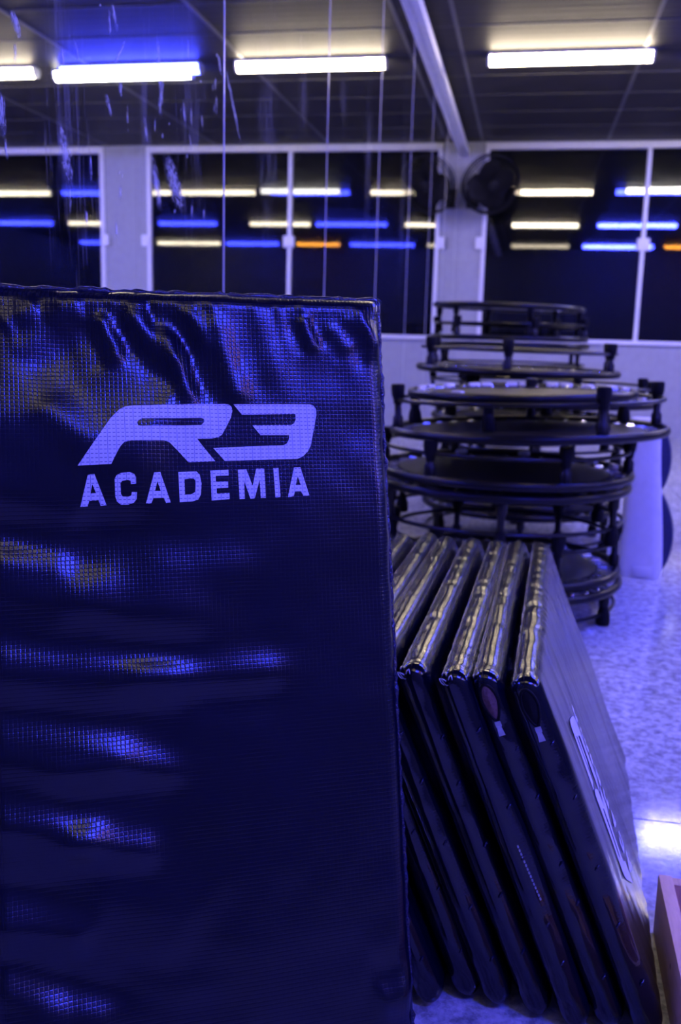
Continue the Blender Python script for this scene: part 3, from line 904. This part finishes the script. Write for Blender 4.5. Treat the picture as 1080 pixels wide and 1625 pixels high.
def trampoline(x, y, z, R, leg, down, label, group, rotz=0.0, tilt=(0, 0), angles=None, brace=True, clips=()):
    """rim at local z=0, legs below it; 'down' turns the whole frame over, legs in the air"""
    t = empty('mini_trampoline', (x, y, z))
    Rm = Matrix.Rotation(tilt[0], 4, 'X') @ Matrix.Rotation(tilt[1], 4, 'Y') @ Matrix.Rotation(rotz, 4, 'Z')
    if down: Rm = Rm @ Matrix.Rotation(PI, 4, 'X')
    t.rotation_euler = Rm.to_euler()
    tag(t, label, 'trampoline', group)
    def rim(bm): add_torus(bm, R, 0.0145, 0, 72, 12, 1.15)
    link('rim', shared(('rim', R), rim), M['black_steel'], t)
    def hem(bm): add_torus(bm, R - 0.075, 0.006, 0.004, 60, 8, 0.6)
    link('bed_hem', shared(('bed_hem', R), hem), M['rubber'], t)
    def bed(bm):
        n = 48
        prof = [(0.0, -0.006), (0.12, -0.005), (0.25, -0.003), (R - 0.12, 0.0), (R - 0.075, 0.003)]
        for s in (0, 1):
            rings = [[bm.verts.new((r * math.cos(2 * PI * k / n), r * math.sin(2 * PI * k / n), zz - 0.003 * s)) for k in range(n)] for r, zz in prof[1:]]
            c = bm.verts.new((0, 0, prof[0][1] - 0.003 * s))
            for k in range(n): bm.faces.new((c, rings[0][k], rings[0][(k + 1) % n]))
            for a, b in zip(rings, rings[1:]):
                for k in range(n): bm.faces.new((a[k], b[k], b[(k + 1) % n], a[(k + 1) % n]))
        bmesh.ops.recalc_face_normals(bm, faces=bm.faces[:])
    link('bed', shared(('bed', R), bed), M['bed'], t)
    def springs(bm):
        for k in range(36):
            a = 2 * PI * k / 36
            ca, sa = math.cos(a), math.sin(a)
            pts = [(r * ca, r * sa, 0.004) for r in (R - 0.082, R - 0.066, R - 0.062, R - 0.03, R - 0.026, R - 0.008)]
            add_tube(bm, pts, [0.003, 0.003, 0.009, 0.009, 0.003, 0.003], 6)
    sp = link('spring_ring', shared(('spring_ring', R), springs), M['chrome'], t)
    sp['kind'] = 'stuff'
    angles = angles or [k * 60 for k in range(6)]
    def legm(bm): add_lathe(bm, [(0.020, -0.012), (0.020, -0.05 if leg > 0.09 else -0.03), (0.0135, -0.06 if leg > 0.09 else -0.035), (0.0125, -leg + 0.055), (0.013, -leg + 0.02)], 14)
    def footm(bm): add_lathe(bm, [(0.0165, -leg + 0.075), (0.0185, -leg + 0.058), (0.0245, -leg + 0.040), (0.0265, -leg + 0.012), (0.0245, -leg + 0.002), (0.02, -leg)], 18)
    for a in angles:
        rr = R - 0.012
        l = link('leg', shared(('leg', leg), legm), M['black_steel'], t)
        l.location = (rr * math.cos(math.radians(a)), rr * math.sin(math.radians(a)), 0)
        link('rubber_foot', shared(('rubber_foot', leg), footm), M['rubber'], l)
    for a in clips:
        def cl(bm):
            add_box(bm, -0.012, 0.012, -0.024, 0.024, -0.008, 0.010, bevel=0.005)
        c_ = link('rim_clip', shared(('rim_clip',), cl), M['white_vinyl'], t)
        c_.location = ((R - 0.03) * math.cos(math.radians(a)), (R - 0.03) * math.sin(math.radians(a)), -0.012 if down else 0.012)
        c_.rotation_euler = (0, 0, math.radians(a))
    if brace:
        def br(bm): add_torus(bm, R - 0.012, 0.0075, -leg * 0.66, 72, 8)
        link('brace_ring', shared(('brace_ring', R, leg), br), M['black_steel'], t)
    return t

g1, g2, g3 = 'trampolines of the nearest stack', 'trampolines of the middle stack', 'trampolines of the farthest stack'
A1 = [k * 60 - 28 for k in range(6)]
A2 = [k * 60 + 2 for k in range(6)]
C1 = (-0.065, 3.70)
trampoline(C1[0], C1[1], 0.125, 0.46, 0.125, False, 'bottom mini trampoline of the nearest stack, feet on the floor', g1, angles=A1, clips=[-12, 8, 24, 40, 60, 90])
trampoline(C1[0] + 0.01, C1[1], 0.170, 0.44, 0.185, True, 'upturned mini trampoline second from the floor in the nearest stack', g1, angles=A2)
trampoline(C1[0] - 0.005, C1[1] + 0.01, 0.487, 0.475, 0.19, False, 'mini trampoline third from the floor in the nearest stack', g1, angles=A1)
trampoline(C1[0], C1[1], 0.532, 0.475, 0.140, True, 'upturned mini trampoline in the middle of the nearest stack, bed showing', g1, angles=A2, clips=[-18, -38, -55, -80, -115])
trampoline(C1[0] + 0.08, C1[1] + 0.01, 0.689, 0.51, 0.175, True, 'widest mini trampoline of the nearest stack, four legs in the air', g1, angles=[60, -12, -88, -197], tilt=(math.radians(-0.6), math.radians(-2.0)))
trampoline(C1[0] + 0.05, C1[1] + 0.13, 0.818, 0.43, 0.118, False, 'topmost mini trampoline of the nearest stack, tan sheen on its bed', g1, angles=[k * 60 + 15 for k in range(6)], tilt=(0, math.radians(-1.5)), brace=False, clips=[4, 26, 47, 62, 71, 88, 96, 112, 120, 139, 158, 171, 200, 236])
C2 = (0.0, 4.90)
trampoline(C2[0], C2[1], 0.205, 0.48, 0.205, False, 'bottom mini trampoline of the middle stack, hidden low behind the nearest stack', g2, angles=A1)
trampoline(C2[0], C2[1], 0.25, 0.48, 0.2, True, 'upturned mini trampoline second from the floor in the middle stack', g2, angles=A2)
trampoline(C2[0] + 0.03, C2[1], 0.64, 0.48, 0.19, False, 'mini trampoline third from the floor in the middle stack', g2, angles=A1)
trampoline(C2[0] + 0.155, C2[1], 0.735, 0.49, 0.115, True, 'upturned mini trampoline of the middle stack sticking out furthest to the right', g2, angles=[25, -25, 75, -75, 150, -150], tilt=(0, math.radians(0.6)), clips=[-20, -52, -70, -88, -110, -135])
trampoline(C2[0] - 0.045, C2[1], 0.872, 0.49, 0.15, True, 'topmost upturned mini trampoline of the middle stack, feet in the air', g2, angles=[-20, 25, 95, 150, 205], tilt=(0, math.radians(0.8)))
C3 = (-0.135, 6.35)
trampoline(C3[0], C3[1], 0.205, 0.48, 0.205, False, 'bottom mini trampoline of the farthest stack, on the floor near the windows', g3, angles=A1)
trampoline(C3[0], C3[1], 0.25, 0.48, 0.2, True, 'upturned mini trampoline second from the floor in the farthest stack', g3, angles=A2)
trampoline(C3[0], C3[1], 0.60, 0.48, 0.19, False, 'mini trampoline third from the floor in the farthest stack', g3, angles=A1)
trampoline(C3[0], C3[1], 0.645, 0.48, 0.175, True, 'upturned mini trampoline fourth from the floor in the farthest stack', g3, angles=A2)
trampoline(C3[0] + 0.02, C3[1], 0.985, 0.49, 0.175, False, 'mini trampoline with feet down, third from the top of the farthest stack', g3, angles=A1)
trampoline(C3[0] + 0.01, C3[1], 1.03, 0.49, 0.13, True, 'upturned mini trampoline second from the top of the farthest stack', g3, angles=[k * 60 + 10 for k in range(6)])
trampoline(C3[0], C3[1], 1.222, 0.47, 0.172, False, 'topmost mini trampoline of all, dark disc against the windows', g3, angles=[k * 60 - 12 for k in range(6)], tilt=(0, math.radians(1.2)))

# ================================================================== KICK SHIELD
ks = empty('kick_shield', (0.555, 4.33, 0))
ks.rotation_euler = (0, 0, math.radians(-8))
tag(ks, 'white tapered kick shield with navy straps standing beside the trampolines', 'kick shield')
bm = bmesh.new()
secs = []
N = 32
for k in range(15):
    f = k / 14
    z = 0.70 * f
    hw = 0.096 - 0.030 * f
    hd = 0.085 - 0.02 * f
    if k == 0: hw -= 0.008; hd -= 0.008
    if k == 14: hw -= 0.012; hd -= 0.012
    cx = -0.028 * f
    ring = []
    for q in range(N):
        a = 2 * PI * q / N
        c_, s_ = math.cos(a), math.sin(a)
        ex = 0.45
        ring.append(bm.verts.new((cx + hw * math.copysign(abs(c_) ** ex, c_) + 0.003 * math.sin(7 * f + a), hd * math.copysign(abs(s_) ** ex, s_), z)))
    secs.append(ring)
for a, b in zip(secs, secs[1:]):
    for q in range(N): bm.faces.new((a[q], a[(q + 1) % N], b[(q + 1) % N], b[q]))
bm.faces.new(secs[0][::-1]); bm.faces.new(secs[-1])
from_bm('pad_body', bm, M['white_vinyl'], ks, angle=50)
bm = bmesh.new()
add_box(bm, -0.03, 0.045, -0.0875, -0.083, 0.012, 0.055, bevel=0.0015)
from_bm('sewn_patch', bm, M['white_vinyl'], ks, angle=40)
def strap(z0, z1, out):
    bm = bmesh.new()
    rows = []
    for k in range(15):
        f = k / 14
        z = z0 + (z1 - z0) * f
        x = 0.096 - 0.030 * z / 0.70 - 0.028 * z / 0.7 - 0.004 + out * math.sin(PI * f) ** 0.8
        tx = 0.012
        xi = 0.096 - 0.058 * z / 0.7 - 0.012
        rows.append([bm.verts.new((xx_, sy * 0.04, z)) for xx_, sy in ((xi, -1), (x + 0.004, -0.8), (x + 0.010, 0), (x + 0.004, 0.8), (xi, 1))])
    for a, b in zip(rows, rows[1:]):
        for q in range(5): bm.faces.new((a[q], a[(q + 1) % 5], b[(q + 1) % 5], b[q]))
    bm.faces.new(rows[0][::-1]); bm.faces.new(rows[-1])
    bmesh.ops.recalc_face_normals(bm, faces=bm.faces[:])
    o = from_bm('arm_strap', bm, M['strap'], ks, angle=50)
strap(0.04, 0.37, 0.042)
strap(0.40, 0.68, 0.034)

# ================================================================== WALL FAN
FC = Vector((-0.475, 10.44, 2.60))
fan = empty('wall_fan', FC)
tag(fan, 'black round wall fan mounted on the pillar beside the window', 'fan')
fdir = Vector((0.42, -0.82, -0.42)).normalized()
fan.rotation_euler = fdir.to_track_quat('Z', 'Y').to_euler()
FR = 0.30
bm = bmesh.new()
add_torus(bm, FR, 0.011, 0.0, 48, 8); add_torus(bm, FR * 0.985, 0.006, 0.06, 48, 6); add_torus(bm, FR * 0.985, 0.006, -0.06, 48, 6)
from_bm('guard_hoop', bm, M['fan_black'], fan, smooth=True)
bm = bmesh.new()
for k in range(60):
    a = 2 * PI * k / 60
    for s in (1, -1):
        pts = [(r * math.cos(a), r * math.sin(a), s * (0.085 - 0.08 * (r / FR) ** 3)) for r in (0.05, 0.12, 0.2, 0.27, FR)]
        add_tube(bm, pts, 0.0024, 4, cap=False)
gd = from_bm('guard_wires', bm, M['fan_black'], fan, smooth=True)
gd['kind'] = 'stuff'
bm = bmesh.new(); add_lathe(bm, [(0.055, 0.082), (0.06, 0.088), (0.05, 0.094)], 24)
from_bm('badge', bm, M['fan_black'], fan, angle=40)
for k in range(4):
    bm = bmesh.new()
    vs = []
    for i_ in range(7):
        r = 0.04 + 0.035 * i_
        w = 0.05 + 0.085 * math.sin(PI * min(1, 0.15 + i_ / 7.5))
        vs.append([bm.verts.new((r, s * w, s * 0.03 + dz)) for s in (-1, 1) for dz in (-0.002, 0.002)])
    for a, b in zip(vs, vs[1:]):
        for p, q in ((0, 1), (1, 3), (3, 2), (2, 0)): bm.faces.new((a[p], a[q], b[q], b[p]))
    for e_ in (vs[0], vs[-1]): bm.faces.new((e_[0], e_[1], e_[3], e_[2]))
    bmesh.ops.recalc_face_normals(bm, faces=bm.faces[:])
    o = from_bm('blade', bm, M['fan_black'], fan, angle=50)
    o.rotation_euler = (0, 0, k * PI / 2 + 0.3)
bm = bmesh.new(); add_lathe(bm, [(0.045, 0.03), (0.07, -0.03), (0.08, -0.09), (0.075, -0.16), (0.04, -0.19)], 24)
from_bm('motor', bm, M['fan_black'], fan, angle=40)
# arm back to the pillar, built in the fan's own axes
inv = fan.rotation_euler.to_matrix().inverted()
wp = inv @ (Vector((-0.68, YB - 0.02, 2.52)) - FC)
mp = inv @ (Vector((-0.62, YB - 0.18, 2.50)) - FC)
bm = bmesh.new(); add_tube(bm, [(0, 0, -0.17), mp, wp], [0.025, 0.028, 0.03], 12)
from_bm('wall_arm', bm, M['fan_black'], fan, smooth=True)
bm = bmesh.new()
add_box(bm, -0.07, 0.07, -0.02, 0.018, -0.10, 0.10, bevel=0.008)
o = from_bm('wall_plate', bm, M['fan_black'], fan, angle=40)
o.matrix_local = Matrix.Translation(wp) @ inv.to_4x4()

# ================================================================== WOODEN CRATE
cr = empty('wooden_crate', (0.279, 1.60, 0))
tag(cr, 'low open pine crate with a knotty rim beside the leaning mats', 'crate')
cr.rotation_euler = (0, 0, math.radians(-0.9))
H, Tk, CWd, CDp = 0.112, 0.023, 0.34, 0.62
def board(name, b): return box(name, b, M['pine'], cr, bevel=0.0018)
board('side_board', (0, Tk, -CDp, 0, 0.0, H))
board('side_board', (CWd - Tk, CWd, -CDp, 0, 0.0, H))
board('end_board', (Tk, CWd - Tk, -Tk, 0, 0.0, H - 0.003))
board('end_board', (Tk, CWd - Tk, -CDp, -CDp + Tk, 0.0, H - 0.003))
for k in range(4):
    w_ = (CWd - 2 * Tk) / 4
    board('bottom_slat', (Tk + w_ * k + 0.0015, Tk + w_ * (k + 1) - 0.0015, -CDp + Tk, -Tk, 0.006, 0.018))
board('divider_board', (Tk, CWd - Tk, -0.205, -0.187, 0.018, H - 0.022))
